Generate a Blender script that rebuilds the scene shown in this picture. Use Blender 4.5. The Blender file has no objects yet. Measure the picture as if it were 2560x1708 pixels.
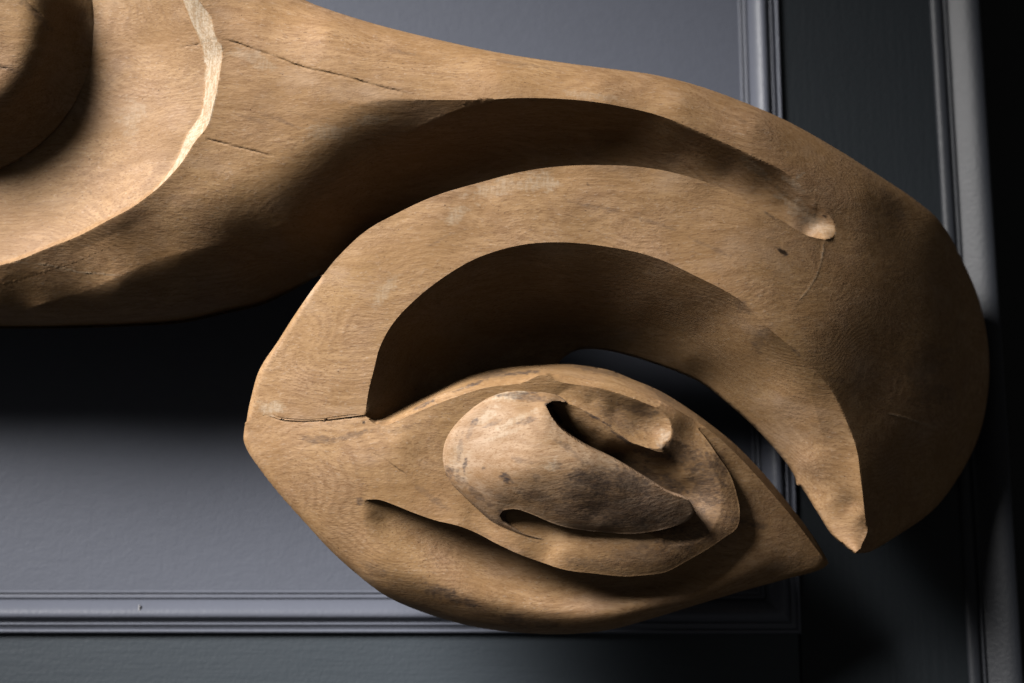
import bpy, math, random
import numpy as np
from mathutils import Vector, Matrix, noise as mnoise

sc = bpy.context.scene
COL = sc.collection
random.seed(4)
rng = np.random.default_rng(4)

# ----------------------------------------------------------------- scale and camera
U = 0.0004                       # metres per unit of the sculpture's drawing
FPX = 4267.0                     # focal length in the same units
CX, CY = 1280.0, 854.0
TH = math.radians(12.7)          # the camera looks up at the wall
GAP = 740 * U                    # from the hook's front face to the wall, along the view axis
P0 = Vector((0, -GAP * math.cos(TH), 1.5))
DIR = Vector((0, math.cos(TH), math.sin(TH)))
UP = Vector((0, -math.sin(TH), math.cos(TH)))
cam = bpy.data.cameras.new('camera')
cam.sensor_width = 36.0
cam.lens = FPX / 2560 * 36
cam.clip_start = 0.05
cam.clip_end = 50
camo = bpy.data.objects.new('camera', cam)
COL.objects.link(camo)
camo.location = P0 - DIR * (FPX * U)
camo.rotation_euler = (math.pi / 2 + TH, 0, 0)
cam.dof.use_dof = True
cam.dof.focus_distance = FPX * U - 0.005
cam.dof.aperture_fstop = 2.6
cam.dof.aperture_blades = 0
sc.camera = camo
# the sculpture's own axes: x right, y up along the picture, z towards the viewer
M_S = Matrix((( 1, 0, 0, P0.x), (0, UP.y, -DIR.y, P0.y), (0, UP.z, -DIR.z, P0.z), (0, 0, 0, 1)))

# ----------------------------------------------------------------- light
w = bpy.data.worlds.new('World'); sc.world = w
w.use_nodes = True
w.node_tree.nodes['Background'].inputs[0].default_value = (1.0, 0.97, 0.93, 1)
w.node_tree.nodes['Background'].inputs[1].default_value = 0.036
L = bpy.data.lights.new('spot_lamp', 'SPOT')
L.shadow_soft_size = 0.74
L.spot_size = math.radians(37)
L.spot_blend = 1.0
L.energy = 1230
L.color = (1.0, 0.97, 0.94)
lo = bpy.data.objects.new('spot_lamp', L)
COL.objects.link(lo)
ldir = Vector((-0.62, 0.62, 0.45)).normalized()
tgt = M_S @ Vector((-600 * U, -40 * U, -150 * U))
lo.location = tgt + (M_S.to_3x3() @ ldir) * 2.1
lo.rotation_euler = (tgt - lo.location).to_track_quat('-Z', 'Y').to_euler()
sc.view_settings.view_transform = 'Standard'
sc.view_settings.look = 'None'
sc.view_settings.exposure = 0
sc.view_settings.gamma = 1
sc.cycles.diffuse_bounces = 0

# ----------------------------------------------------------------- node helper
class NT:
    def __init__(s, name):
        s.m = bpy.data.materials.new(name); s.m.use_nodes = True
        s.t = s.m.node_tree; s.N = s.t.nodes; s.L = s.t.links
        s.b = s.N['Principled BSDF']
    def n(s, typ, ins=None, **kw):
        nd = s.N.new(typ)
        for k, v in kw.items(): setattr(nd, k, v)
        for k, v in (ins or {}).items():
            sock = nd.inputs[k]
            if isinstance(v, bpy.types.NodeSocket): s.L.new(v, sock)
            else: sock.default_value = v
        return nd
    def math(s, op, a, b=None, clamp=False):
        i = {0: a}
        if b is not None: i[1] = b
        return s.n('ShaderNodeMath', i, operation=op, use_clamp=clamp).outputs[0]
    def mix(s, f, a, b, bt='MIX'):
        nd = s.N.new('ShaderNodeMix'); nd.data_type = 'RGBA'; nd.blend_type = bt
        for k, v in ((0, f), (6, a), (7, b)):
            if isinstance(v, bpy.types.NodeSocket): s.L.new(v, nd.inputs[k])
            else: nd.inputs[k].default_value = v
        return nd.outputs[2]
    def mapped(s, vec, scale, rot=(0, 0, 0)):
        return s.n('ShaderNodeMapping', {'Vector': vec, 'Scale': scale, 'Rotation': rot}).outputs[0]
    def noise(s, vec, scale, detail=4, rough=0.55, dist=0.0):
        return s.n('ShaderNodeTexNoise', {'Vector': vec, 'Scale': scale, 'Detail': detail, 'Roughness': rough, 'Distortion': dist}).outputs[0]
    def ramp(s, v, a, b):
        return s.n('ShaderNodeMapRange', {0: v, 1: a, 2: b, 3: 0.0, 4: 1.0}).outputs[0]

def wood(name, light=(0.42, 0.26, 0.134), dark=(0.30, 0.172, 0.079), fib=1.0):
    t = NT(name)
    co = t.n('ShaderNodeTexCoord').outputs['Object']
    wob = t.noise(co, 6.0, 3)
    wv = t.n('ShaderNodeVectorMath', {0: co, 1: t.n('ShaderNodeVectorMath', {0: t.n('ShaderNodeTexNoise', {'Vector': co, 'Scale': 7.0, 'Detail': 2}).outputs['Color'], 1: (0.04, 0.035, 0.035)}, operation='MULTIPLY').outputs[0]}, operation='ADD').outputs[0]
    g1 = t.noise(t.mapped(wv, (18, 150, 150), (0, 0, 0.12)), 1.0, 5, 0.6)        # long streaks of grain
    g2 = t.noise(t.mapped(wv, (110, 620, 620), (0, 0, 0.12)), 1.0, 3, 0.6)       # fibres
    g3 = t.noise(t.mapped(wv, (200, 480, 480), (0, 0, 0.2)), 1.0, 4, 0.65)      # torn, fuzzy surface
    m1 = t.noise(co, 16.0, 5, 0.6)
    m2 = t.noise(co, 5.0, 3, 0.5)
    # growth layers, cut by the carved form into contour-like lines
    rg = t.noise(t.mapped(wv, (1.2, 5.5, 6.5), (0, 0, 0.15)), 1.0, 2, 0.5)
    ring = t.math('SINE', t.math('MULTIPLY', rg, 420.0))
    c = t.mix(t.ramp(g1, 0.36, 0.64), light + (1,), dark + (1,))
    c = t.mix(t.math('MULTIPLY', t.ramp(m1, 0.45, 0.75), 0.5), c, (0.36, 0.225, 0.15, 1))
    c = t.mix(t.math('MULTIPLY', t.ramp(m2, 0.42, 0.7), 0.5), c, (0.34, 0.205, 0.085, 1))
    c = t.mix(t.math('MULTIPLY', t.ramp(g2, 0.50, 0.70), 0.75), c, (0.17, 0.088, 0.038, 1))
    c = t.mix(t.math('MULTIPLY', t.ramp(g3, 0.56, 0.74), 0.6), c, (0.50, 0.38, 0.28, 1))
    c = t.mix(t.math('MULTIPLY', t.math('MULTIPLY', t.ramp(ring, -0.2, 1.0), t.ramp(m1, 0.3, 0.6)), 0.34), c, (0.18, 0.095, 0.045, 1))
    big = t.noise(t.mapped(wv, (7, 26, 26), (0, 0, 0.15)), 1.0, 3, 0.55)
    c = t.mix(t.math('MULTIPLY', t.ramp(big, 0.40, 0.72), 0.55), c, (0.27, 0.148, 0.060, 1))
    big2 = t.noise(t.mapped(co, (11, 22, 16), (0.4, 0, 0.5)), 1.0, 4, 0.6)
    c = t.mix(t.math('MULTIPLY', t.ramp(big2, 0.55, 0.75), 0.45), c, (0.46, 0.32, 0.215, 1))
    # pores and worm specks
    po = t.noise(t.mapped(co, (260, 420, 420), (0, 0, 0.2)), 1.0, 1, 0.4)
    c = t.mix(t.math('MULTIPLY', t.ramp(po, 0.76, 0.80), 0.75), c, (0.07, 0.035, 0.02, 1))
    at = t.n('ShaderNodeVertexColor', layer_name='wear_shade').outputs[0]
    sep = t.n('ShaderNodeSeparateColor', {0: at})
    st, pale, crack = sep.outputs[0], sep.outputs[1], sep.outputs[2]
    wn = t.noise(t.mapped(co, (130, 330, 330), (0, 0, 0.2)), 1.0, 5, 0.7)
    stv = t.math('MULTIPLY', st, t.ramp(wn, 0.22, 0.62), clamp=True)
    wn0 = t.noise(t.mapped(co, (170, 170, 170)), 1.0, 4, 0.7)
    # fresh pale cut with cross lines of the growth layers
    pl = t.noise(t.mapped(wv, (420, 60, 60), (0, 0, 0.1)), 1.0, 2, 0.5)
    ph = t.noise(t.mapped(wv, (40, 420, 420), (0, 0, 0.0)), 1.0, 2, 0.5)
    palec = t.mix(t.math('MULTIPLY', t.ramp(t.math('ADD', pl, ph), 0.92, 1.12), 0.8), (0.54, 0.455, 0.345, 1), (0.36, 0.255, 0.155, 1))
    c = t.mix(t.math('MULTIPLY', pale, t.math('ADD', 0.45, t.math('MULTIPLY', t.ramp(wn0, 0.25, 0.6), 0.55))), c, palec)
    c = t.mix(stv, c, (0.045, 0.035, 0.035, 1))
    c = t.mix(crack, c, (0.035, 0.02, 0.01, 1))
    t.L.new(c, t.b.inputs['Base Color'])
    t.b.inputs['Roughness'].default_value = 0.62
    t.b.inputs['Specular IOR Level'].default_value = 0.28
    h = t.math('ADD', t.math('MULTIPLY', g2, 0.5 * fib), t.math('ADD', t.math('MULTIPLY', g3, 0.9 * fib), t.math('MULTIPLY', t.noise(t.mapped(co, (90, 160, 160), (0, 0, 0.2)), 1.0, 4, 0.6), 0.7)))
    h = t.math('ADD', h, t.math('MULTIPLY', ring, 0.06))
    bp = t.n('ShaderNodeBump', {'Strength': 0.55, 'Distance': 0.0009, 'Height': t.math('MULTIPLY', h, t.math('ADD', 0.35, t.ramp(m1, 0.35, 0.75)))})
    t.L.new(bp.outputs[0], t.b.inputs['Normal'])
    return t.m

def paint(name, col, rough=0.5, brush=(60, 60, 60)):
    t = NT(name)
    co = t.n('ShaderNodeTexCoord').outputs['Object']
    n1 = t.noise(co, 9.0, 4)
    c = t.mix(t.math('MULTIPLY', n1, 0.35), col + (1,), tuple(x * 0.78 for x in col) + (1,))
    n2 = t.noise(t.mapped(co, brush), 1.0, 4, 0.6)
    c = t.mix(t.math('MULTIPLY', t.ramp(n2, 0.4, 0.8), 0.12), c, tuple(min(1, x * 1.4) for x in col) + (1,))
    t.L.new(c, t.b.inputs['Base Color'])
    t.b.inputs['Roughness'].default_value = rough
    t.b.inputs['Specular IOR Level'].default_value = 0.35
    hh = t.math('ADD', t.noise(co, 240.0, 3), t.math('MULTIPLY', n2, 1.2))
    bp = t.n('ShaderNodeBump', {'Strength': 0.28, 'Distance': 0.0012, 'Height': hh})
    t.L.new(bp.outputs[0], t.b.inputs['Normal'])
    return t.m

M_WOOD = wood('carved_wood')
M_KERNEL = wood('carved_kernel_wood', light=(0.47, 0.345, 0.25), dark=(0.28, 0.176, 0.108), fib=1.1)
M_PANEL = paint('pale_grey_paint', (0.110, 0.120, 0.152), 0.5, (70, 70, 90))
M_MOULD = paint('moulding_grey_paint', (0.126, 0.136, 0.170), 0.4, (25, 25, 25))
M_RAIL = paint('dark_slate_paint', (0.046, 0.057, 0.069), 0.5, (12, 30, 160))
M_STILE = paint('slate_paint_upright_dimmed', (0.014, 0.018, 0.022), 0.5, (160, 30, 12))  # the rail's slate paint, coloured darker for light fading to the right
M_CASING = paint('casing_grey_dimmed', (0.027, 0.030, 0.037), 0.45, (25, 25, 25))  # same paint as the mouldings, the dimmer light here put into its colour
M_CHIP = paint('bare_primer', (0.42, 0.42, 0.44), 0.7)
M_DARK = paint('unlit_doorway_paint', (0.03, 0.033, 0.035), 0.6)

# ----------------------------------------------------------------- wall
def on_wall(px, py, h=0.0):
    """where the sight line through a drawing point meets the wall, h metres in front of the panel"""
    d = (DIR * FPX + Vector((1, 0, 0)) * (px - CX) + UP * (CY - py)).normalized()
    o = camo.location
    k = (-h - o.y) / d.y
    return o + d * k

def link(name, verts, faces, mat, parent=None, smooth=False, angle=35):
    me = bpy.data.meshes.new(name)
    me.from_pydata(verts, [], faces)
    me.materials.append(mat)
    if smooth:
        me.polygons.foreach_set('use_smooth', [True] * len(me.polygons))
        me.set_sharp_from_angle(angle=math.radians(angle))
    o = bpy.data.objects.new(name, me); COL.objects.link(o)
    if parent: o.parent = parent
    return o

wall = bpy.data.objects.new('wall', None); COL.objects.link(wall)
wall['kind'] = 'structure'

def slab(name, x0, x1, z0, z1, front, back, mat):
    b = 0.002
    V = []; F = []
    for (i, (yy, ins)) in enumerate(((-back, 0), (-(front - b), 0), (-front, b))):
        V += [(x0 + ins, yy, z0 + ins), (x1 - ins, yy, z0 + ins), (x1 - ins, yy, z1 - ins), (x0 + ins, yy, z1 - ins)]
    for k in (0, 4):
        for i in range(4):
            j = (i + 1) % 4
            F.append((k + i, k + j, k + 4 + j, k + 4 + i))
    F.append((8, 9, 10, 11)); F.append((3, 2, 1, 0))
    return link(name, V, F, mat, wall)

def moulding(name, prof, p, q, axis, mitre0, mitre1, mat):
    """sweep a profile (u across, h proud) from p to q; ends cut at a mitre of slope mitre*u"""
    V = []; F = []; n = len(prof); S = 40
    for s in range(S + 1):
        f = s / S
        for (u, h) in prof:
            e0, e1 = p + mitre0 * u, q + mitre1 * u
            a = e0 + (e1 - e0) * f
            wv = 0.00035 * mnoise.noise(Vector((a * 9, u * 30, 3.1)))
            V.append((a, -h - wv, BZ - u) if axis == 'x' else (RX + u, -h - wv, a))
    for s in range(S):
        for i in range(n - 1):
            a = s * n + i
            f = (a, a + 1, a + n + 1, a + n)
            F.append(f if axis == 'x' else f[::-1])
    return link(name, V, F, mat, wall, True, 50)

def bead(c, r, h0, n=6):
    return [(c - r * math.cos(math.pi * k / n), h0 + r * math.sin(math.pi * k / n)) for k in range(n + 1)]
PK = U * 1.09
def prof_panel():
    p = [(-2, 0.0)] + bead(3, 4.5, 3) + bead(16, 5, 4)
    p += [(23, 6), (25, 10), (30, 17), (37, 25), (45, 32), (53, 37), (60, 39), (66, 38.5), (70, 36), (73, 31), (76, 25), (80, 22)]
    p += bead(86, 4.5, 21) + [(93, 20), (97, 18)] + bead(104, 5.0, 17) + [(110, 13), (111, -3)]
    return [(u * PK, h * PK) for u, h in p]
PP = prof_panel()
MW = PP[-1][0]
RX = on_wall(1846, 0).x            # left edge of the upright moulding
BZ = on_wall(300, 1478).z          # top edge of the bottom moulding
CXL = on_wall(2321, 0).x           # left edge of the door casing
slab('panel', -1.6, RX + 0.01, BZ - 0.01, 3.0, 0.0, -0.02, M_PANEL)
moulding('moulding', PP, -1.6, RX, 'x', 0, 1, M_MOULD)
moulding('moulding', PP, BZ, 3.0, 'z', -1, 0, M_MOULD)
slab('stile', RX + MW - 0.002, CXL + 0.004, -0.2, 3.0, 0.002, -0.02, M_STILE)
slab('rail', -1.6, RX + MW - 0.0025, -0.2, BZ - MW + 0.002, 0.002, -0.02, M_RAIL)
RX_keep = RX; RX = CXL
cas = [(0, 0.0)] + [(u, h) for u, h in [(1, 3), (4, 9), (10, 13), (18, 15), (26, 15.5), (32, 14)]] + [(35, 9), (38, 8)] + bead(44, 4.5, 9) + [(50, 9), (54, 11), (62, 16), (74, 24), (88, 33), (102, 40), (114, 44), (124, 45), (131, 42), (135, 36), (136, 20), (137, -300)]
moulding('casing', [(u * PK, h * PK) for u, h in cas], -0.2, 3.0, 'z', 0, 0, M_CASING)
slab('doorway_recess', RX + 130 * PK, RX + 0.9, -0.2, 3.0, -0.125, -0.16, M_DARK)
RX = RX_keep
# a small chip in the paint of the bottom moulding
c0 = on_wall(355, 1523)
ch = 36.5 * PK
link('paint_chip', [(c0.x + dx * U, -ch - dy * U, c0.z + dz * U) for dx, dy, dz in ((-2.2, -6, -9), (2.0, -6, -10), (2.6, -5, 9), (-1.6, -5, 11), (-1.6, 1.2, -7), (1.4, 1.2, -8), (1.9, 2.0, 7), (-1.2, 2.0, 9))], [(0, 1, 5, 4), (1, 2, 6, 5), (2, 3, 7, 6), (3, 0, 4, 7), (4, 5, 6, 7), (3, 2, 1, 0)], M_CHIP, wall)

# ----------------------------------------------------------------- carving tools
def S3(p):
    """drawing point (px, py) at depth z -> the sculpture's own x, y, z (drawing units)"""
    return S3raw((p[0], p[1], p[2] + bow(p[0])))
def bow(px):
    """the whole carving bows back towards its right end"""
    return -120 * ((max(px, 650) - 1250) / 1000) ** 2 - 290 * (max(px - 1800, 0) / 1000) ** 2
def S3raw(p):
    k = (FPX - p[2]) / FPX
    return ((p[0] - CX) * k, (CY - p[1]) * k, p[2])

def spline(pts, step=5.0):
    """centripetal Catmull-Rom through rows of numbers; the first two are positions"""
    P = np.array(pts, float)
    if len(P) == 2:
        n = max(2, int(np.hypot(*(P[1, :2] - P[0, :2])) / step))
        return P[0] + (P[1] - P[0]) * np.linspace(0, 1, n + 1)[:, None]
    P = np.vstack([2 * P[0] - P[1], P, 2 * P[-1] - P[-2]])
    out = []
    for i in range(1, len(P) - 2):
        a, b, c, d = P[i - 1:i + 3]
        t = [0]
        for u, v in ((a, b), (b, c), (c, d)):
            t.append(t[-1] + max(1e-6, np.hypot(*(v - u)[:2])) ** 0.5)
        n = max(1, int(np.hypot(*(c - b)[:2]) / step))
        for s in range(n):
            x = t[1] + (t[2] - t[1]) * s / n
            A1 = (t[1] - x) / (t[1] - t[0]) * a + (x - t[0]) / (t[1] - t[0]) * b
            A2 = (t[2] - x) / (t[2] - t[1]) * b + (x - t[1]) / (t[2] - t[1]) * c
            A3 = (t[3] - x) / (t[3] - t[2]) * c + (x - t[2]) / (t[3] - t[2]) * d
            B1 = (t[2] - x) / (t[2] - t[0]) * A1 + (x - t[0]) / (t[2] - t[0]) * A2
            B2 = (t[3] - x) / (t[3] - t[1]) * A2 + (x - t[1]) / (t[3] - t[1]) * A3
            out.append((t[2] - x) / (t[2] - t[1]) * B1 + (x - t[1]) / (t[2] - t[1]) * B2)
    out.append(P[-2])
    return np.array(out)

class TPS:
    def __init__(s, pts, lam=0.02):
        A = np.array(pts, float)
        key = {}
        for r in A: key[(round(r[0] / 6), round(r[1] / 6))] = r
        A = np.array(list(key.values()))
        s.P = (A[:, :2] / 100).astype(np.float64); n = len(A)
        K = s.k(s.P, s.P) + np.eye(n) * lam
        Q = np.hstack([np.ones((n, 1)), s.P])
        W = np.linalg.solve(np.block([[K, Q], [Q.T, np.zeros((3, 3))]]), np.concatenate([A[:, 2], np.zeros(3)]))
        s.w, s.a = W[:n], W[n:]
    @staticmethod
    def k(A, B):
        d = ((A[:, None, :] - B[None]) ** 2).sum(2)
        return 0.5 * d * np.log(d + 1e-9)
    def __call__(s, X, Y):
        X = np.ravel(X) / 100; Y = np.ravel(Y) / 100
        out = np.empty(len(X))
        for i in range(0, len(X), 40000):
            q = np.stack([X[i:i + 40000], Y[i:i + 40000]], 1)
            out[i:i + 40000] = s.k(q, s.P) @ s.w + s.a[0] + q @ s.a[1:]
        return out

def nearest(X, Y, C, closed=True):
    """distance, foot point and interpolated extra column for each point to a polyline"""
    A = C; B = np.roll(C, -1, 0)
    if not closed: A, B = C[:-1], C[1:]
    ax, ay = A[:, 0], A[:, 1]; dx, dy = B[:, 0] - ax, B[:, 1] - ay
    ll = np.maximum(dx * dx + dy * dy, 1e-9)
    n = len(X); D = np.empty(n); FX = np.empty(n); FY = np.empty(n); E = np.empty(n)
    for i in range(0, n, 20000):
        x = X[i:i + 20000, None].astype(np.float32); y = Y[i:i + 20000, None].astype(np.float32)
        t = np.clip(((x - ax.astype(np.float32)) * dx.astype(np.float32) + (y - ay.astype(np.float32)) * dy.astype(np.float32)) / ll.astype(np.float32), 0, 1)
        d2 = (x - ax.astype(np.float32) - t * dx.astype(np.float32)) ** 2 + (y - ay.astype(np.float32) - t * dy.astype(np.float32)) ** 2
        j = d2.argmin(1); r = np.arange(len(j)); tt = t[r, j].astype(float)
        D[i:i + 20000] = np.sqrt(d2[r, j]); FX[i:i + 20000] = ax[j] + tt * dx[j]; FY[i:i + 20000] = ay[j] + tt * dy[j]
        if C.shape[1] > 2: E[i:i + 20000] = A[j, 2] + tt * (B[j, 2] - A[j, 2])
    return D, FX, FY, E

def inside(X, Y, C):
    A = C; B = np.roll(C, -1, 0)
    r = np.zeros(len(X), bool)
    for (x0, y0), (x1, y1) in zip(A[:, :2], B[:, :2]):
        if y0 == y1: continue
        m = (y0 > Y) != (y1 > Y)
        if not m.any(): continue
        r[m] ^= X[m] < (x1 - x0) * (Y[m] - y0) / (y1 - y0) + x0
    return r

class Region:
    """a closed outline cut into another surface; z None along an edge means it stays joined to the surface around it"""
    def __init__(s, curves, ctrl, lam=0.0006, every=38): s.curves, s.ctrl, s.lam, s.every = curves, ctrl, lam, every

def close_curves(curves, zf):
    """each curve: list of (px,py,z|None[,...]); returns the polygon in sculpture units with z, plus the plain points"""
    rows = []
    for c in curves:
        q = []
        for p in c:
            z = p[2]
            if len(p) == 4:                      # edge seen at depth p[3], surface below it at depth z
                q.append(S3((p[0], p[1], p[3]))[:2] + (z + bow(p[0]),)); continue
            if z is None:
                z = 0.0
                for _ in range(4):
                    x, y, _z = S3raw((p[0], p[1], z)); z = float(zf(np.array([x]), np.array([y]))[0])
                q.append(S3raw((p[0], p[1], z))); continue
            q.append(S3((p[0], p[1], z)))
        # positions and depth both splined
        arr = spline(q)
        flag = np.array([c[0][2] is None and c[-1][2] is None] * len(arr))
        if flag[0]: arr[:, 2] = zf(arr[:, 0], arr[:, 1])
        rows.append(arr[:-1] if len(arr) > 1 else arr)
    return np.vstack(rows)

def carve(name, outline, base_ctrl, regions, step, mat, parent, soften=(), soft_rim=26, back=110.0, wear_shade=None, cracks=(), detail=None, extra_base=True, chisel=2.0, seed=0.0, base_lam=0.02, back_flat=None):
    """outline curves of (px,py,z,R): silhouette with depth and edge-rounding radius"""
    arr = []
    for c in outline:
        q = spline([S3(p[:3]) + (p[3],) for p in c]); arr.append(q[:-1])
    OUT = np.vstack(arr)                                     # x,y,z,R
    ctrl = [S3(p) for p in base_ctrl]
    if extra_base:
        ctrl += [(r[0], r[1], r[2] + r[3]) for r in OUT[::10] if r[3] > 12 and not (r[0] < -480 and r[1] < 130 and r[2] < -40)]
    base = TPS(ctrl, base_lam)
    layers = []                                              # (polygon, tps)
    def comp(X, Y, upto=None):
        Z = base(X, Y)
        for (poly, f) in layers[:upto]:
            m = inside(X, Y, poly)
            if m.any(): Z[m] = f(X[m], Y[m])
        return Z
    for rg in regions:
        poly = close_curves(rg.curves, comp)
        k = max(1, int(rg.every / 5))
        pts = [tuple(r[:3]) for r in poly[::k]] + [S3(p) for p in rg.ctrl]
        layers.append((poly[:, :3], TPS(pts, rg.lam)))
    x0, y0 = OUT[:, :2].min(0) - 2 * step; x1, y1 = OUT[:, :2].max(0) + 2 * step
    nx, ny = int((x1 - x0) / step) + 1, int((y1 - y0) / step) + 1
    GX, GY = np.meshgrid(x0 + step * np.arange(nx), y0 + step * np.arange(ny))
    X, Y = GX.ravel().copy(), GY.ravel().copy()
    # snap grid points onto every carved edge, the silhouette first
    def near_mask(C, r):
        h = np.zeros((ny, nx), bool)
        dn = C
        seg = np.hypot(*(np.roll(dn, -1, 0) - dn)[:, :2].T).max()
        ii = ((dn[:, 0] - x0) / step).astype(int); jj = ((dn[:, 1] - y0) / step).astype(int)
        ok = (ii >= 0) & (ii < nx) & (jj >= 0) & (jj < ny)
        h[jj[ok], ii[ok]] = True
        for _ in range(int(math.ceil((r + seg) / step)) + 1):
            g = h.copy()
            g[1:] |= h[:-1]; g[:-1] |= h[1:]; g[:, 1:] |= h[:, :-1]; g[:, :-1] |= h[:, 1:]
            h = g
        return h.ravel()
    owner = np.full(len(X), -2)                              # -1 silhouette, k region
    best = np.full(len(X), 0.56 * step)
    ck = []
    for (c, wd, dp) in cracks:
        q = spline([S3((p[0], p[1], p[2] if len(p) > 2 else 0)) for p in c], 3)
        for r in q: r[1] += 1.8 * mnoise.noise(Vector((r[0] / 9, r[1] / 9, 7.7))) + 2.5 * mnoise.noise(Vector((r[0] / 40, r[1] / 40, 1.7)))
        ck.append(q)
    for k, C in [(-1, OUT)] + [(i, l[0]) for i, l in enumerate(layers)] + [(1000 + i, q) for i, q in enumerate(ck)]:
        idx = np.flatnonzero(near_mask(C, step))
        D, FX, FY, _ = nearest(GX.ravel()[idx], GY.ravel()[idx], C[:, :2], closed=k < 1000)
        m = (D < best[idx]) & (owner[idx] != -1)
        s = idx[m]; X[s], Y[s] = FX[m], FY[m]; owner[s] = k; best[s] = D[m]
    if len(soften):
        gx, gy = GX.ravel(), GY.ravel()
        c_ = np.flatnonzero((owner >= 0) & (owner < 1000))
        for (c, s_) in soften:
            q = spline([S3((p[0], p[1], 0))[:2] + (p[2],) for p in c])
            d, _, _, r = nearest(gx[c_], gy[c_], q, closed=False)
            u = c_[d < 0.6 * r - 4]
            X[u], Y[u] = gx[u], gy[u]; owner[u] = -2
    ins = inside(X, Y, OUT) | (owner == -1)
    sil = owner == -1
    keep = np.flatnonzero(ins)
    x, y = X[keep], Y[keep]; own = owner[keep]
    Z = base(x, y)
    for i, (poly, f) in enumerate(layers):
        lo_, hi_ = poly[:, :2].min(0) - 3, poly[:, :2].max(0) + 3
        bb = np.flatnonzero((x > lo_[0]) & (x < hi_[0]) & (y > lo_[1]) & (y < hi_[1]))
        m = inside(x[bb], y[bb], poly)
        on = own[bb] == i
        q = bb[m & ~on]; Z[q] = f(x[q], y[q])
    # a point on a carved edge takes the higher of the two surfaces that meet there
    eg = np.flatnonzero(own >= 0)
    if len(eg):
        nx_, ny_ = np.zeros(len(eg)), np.zeros(len(eg))
        for i, (poly, f) in enumerate(layers):
            m = np.flatnonzero(own[eg] == i)
            if not len(m): continue
            A = poly[:, :2]; B = np.roll(A, -1, 0); Mid = (A + B) / 2; T = B - A
            for a0 in range(0, len(m), 4000):
                mm = m[a0:a0 + 4000]
                j = ((x[eg[mm]][:, None] - Mid[:, 0]) ** 2 + (y[eg[mm]][:, None] - Mid[:, 1]) ** 2).argmin(1)
                ln = np.hypot(T[j, 0], T[j, 1]) + 1e-9
                nx_[mm], ny_[mm] = -T[j, 1] / ln, T[j, 0] / ln
        e = 1.2
        Z[eg] = np.maximum(comp(x[eg] + e * nx_, y[eg] + e * ny_), comp(x[eg] - e * nx_, y[eg] - e * ny_))
    # rounding towards the silhouette
    D, FX, FY, _ = nearest(x, y, OUT[:, :2])
    _, _, _, R = nearest(x, y, np.column_stack([OUT[:, :2], OUT[:, 3]]))
    _, _, _, ZS = nearest(x, y, OUT[:, :3])
    zone = np.flatnonzero(D < R)
    u = 1 - D[zone] / R[zone]
    Z[zone] -= R[zone] * (1 - np.sqrt(np.clip(1 - u * u, 0, 1)))
    on = own == -1
    Zs = np.where(on, np.minimum(ZS, Z + 200), Z)
    Z = np.where(on, ZS, Z)
    G = np.full(nx * ny, np.nan); G[keep] = Z
    # softened creases
    if len(soften):
        wgt = np.zeros(len(x))
        for (c, s) in soften:
            q = spline([S3((p[0], p[1], 0))[:2] + (p[2],) for p in c])
            d, _, _, r = nearest(x, y, q, closed=False)
            wgt = np.maximum(wgt, s * np.clip(1 - (d / r) ** 2, 0, 1) * np.clip(r / 24, 0, 1))
        wgt[on] = 0; wgt *= np.clip((D - soft_rim) / 40, 0, 1)
        Wt = np.zeros(nx * ny); Wt[keep] = wgt; Wt = Wt.reshape(ny, nx)
        jj, ii = np.nonzero(Wt); j0, j1, i0, i1 = max(jj.min() - 2, 0), jj.max() + 3, max(ii.min() - 2, 0), ii.max() + 3
        G2 = G.reshape(ny, nx); Wt = Wt[j0:j1, i0:i1]
        g = G2[j0:j1, i0:i1].copy(); val = ~np.isnan(g)
        for _ in range(400):
            gg = np.where(val, g, 0); acc = np.zeros_like(gg); cnt = np.zeros_like(gg)
            for sl, tl in (((slice(1, None), slice(None)), (slice(None, -1), slice(None))), ((slice(None, -1), slice(None)), (slice(1, None), slice(None))),
                           ((slice(None), slice(1, None)), (slice(None), slice(None, -1))), ((slice(None), slice(None, -1)), (slice(None), slice(1, None)))):
                acc[sl] += gg[tl]; cnt[sl] += val[tl]
            av = acc / np.maximum(cnt, 1)
            g = np.where(val, g + Wt * (av - g), np.nan)
        G2[j0:j1, i0:i1] = g; G = G2.ravel()
    Z = G[keep]
    # hand-tool unevenness: shallow gouge marks
    if chisel:
        n1 = np.array([mnoise.noise(Vector((a / 130, b / 90, seed))) + 0.22 * mnoise.noise(Vector((a / 48, b / 34, seed + 5))) for a, b in zip(x, y)])
        Z = np.where(on, Z, Z + chisel * n1 * np.clip(D / 25, 0, 1))
    if detail is not None: Z = np.where(on, Z, Z + np.where(own < 0, detail(x, y, layers), 0))
    # fine splits in the wood
    crack_v = np.zeros(len(x))
    for i, (c, wd, dp) in enumerate(cracks):
        m = np.flatnonzero(own == 1000 + i)
        if not len(m): continue
        t = (x[m] - ck[i][0, 0]) ** 2 + (y[m] - ck[i][0, 1]) ** 2
        Lg = max(1e-6, t.max()); t = np.sqrt(t / Lg)
        ta = np.array([0.62 + 0.75 * mnoise.noise(Vector((a_ / 34, b_ / 34, 2.2))) for a_, b_ in zip(x[m], y[m])])
        ta = np.clip(ta, 0.1, 1) * np.clip(np.minimum(t, 1 - t) * 9, 0.1, 1)
        Z[m] -= 0.6 * dp * ta
        crack_v[m] = ta * (0.7 if dp > 0 else 0)
        if dp < 0: crack_v[m] = -ta
    # back surface
    full = np.full(nx * ny, np.nan)
    u = np.clip(1 - D / 150, 0, 1)
    ZB = ZS - back * np.sqrt(1 - u * u)
    if back_flat is not None: ZB = np.where(on, ZS, np.minimum(back_flat, Z - 10))
    ZB = np.minimum(ZB, Z - np.clip(D, 0, 30))
    full[keep] = ZB
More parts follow.
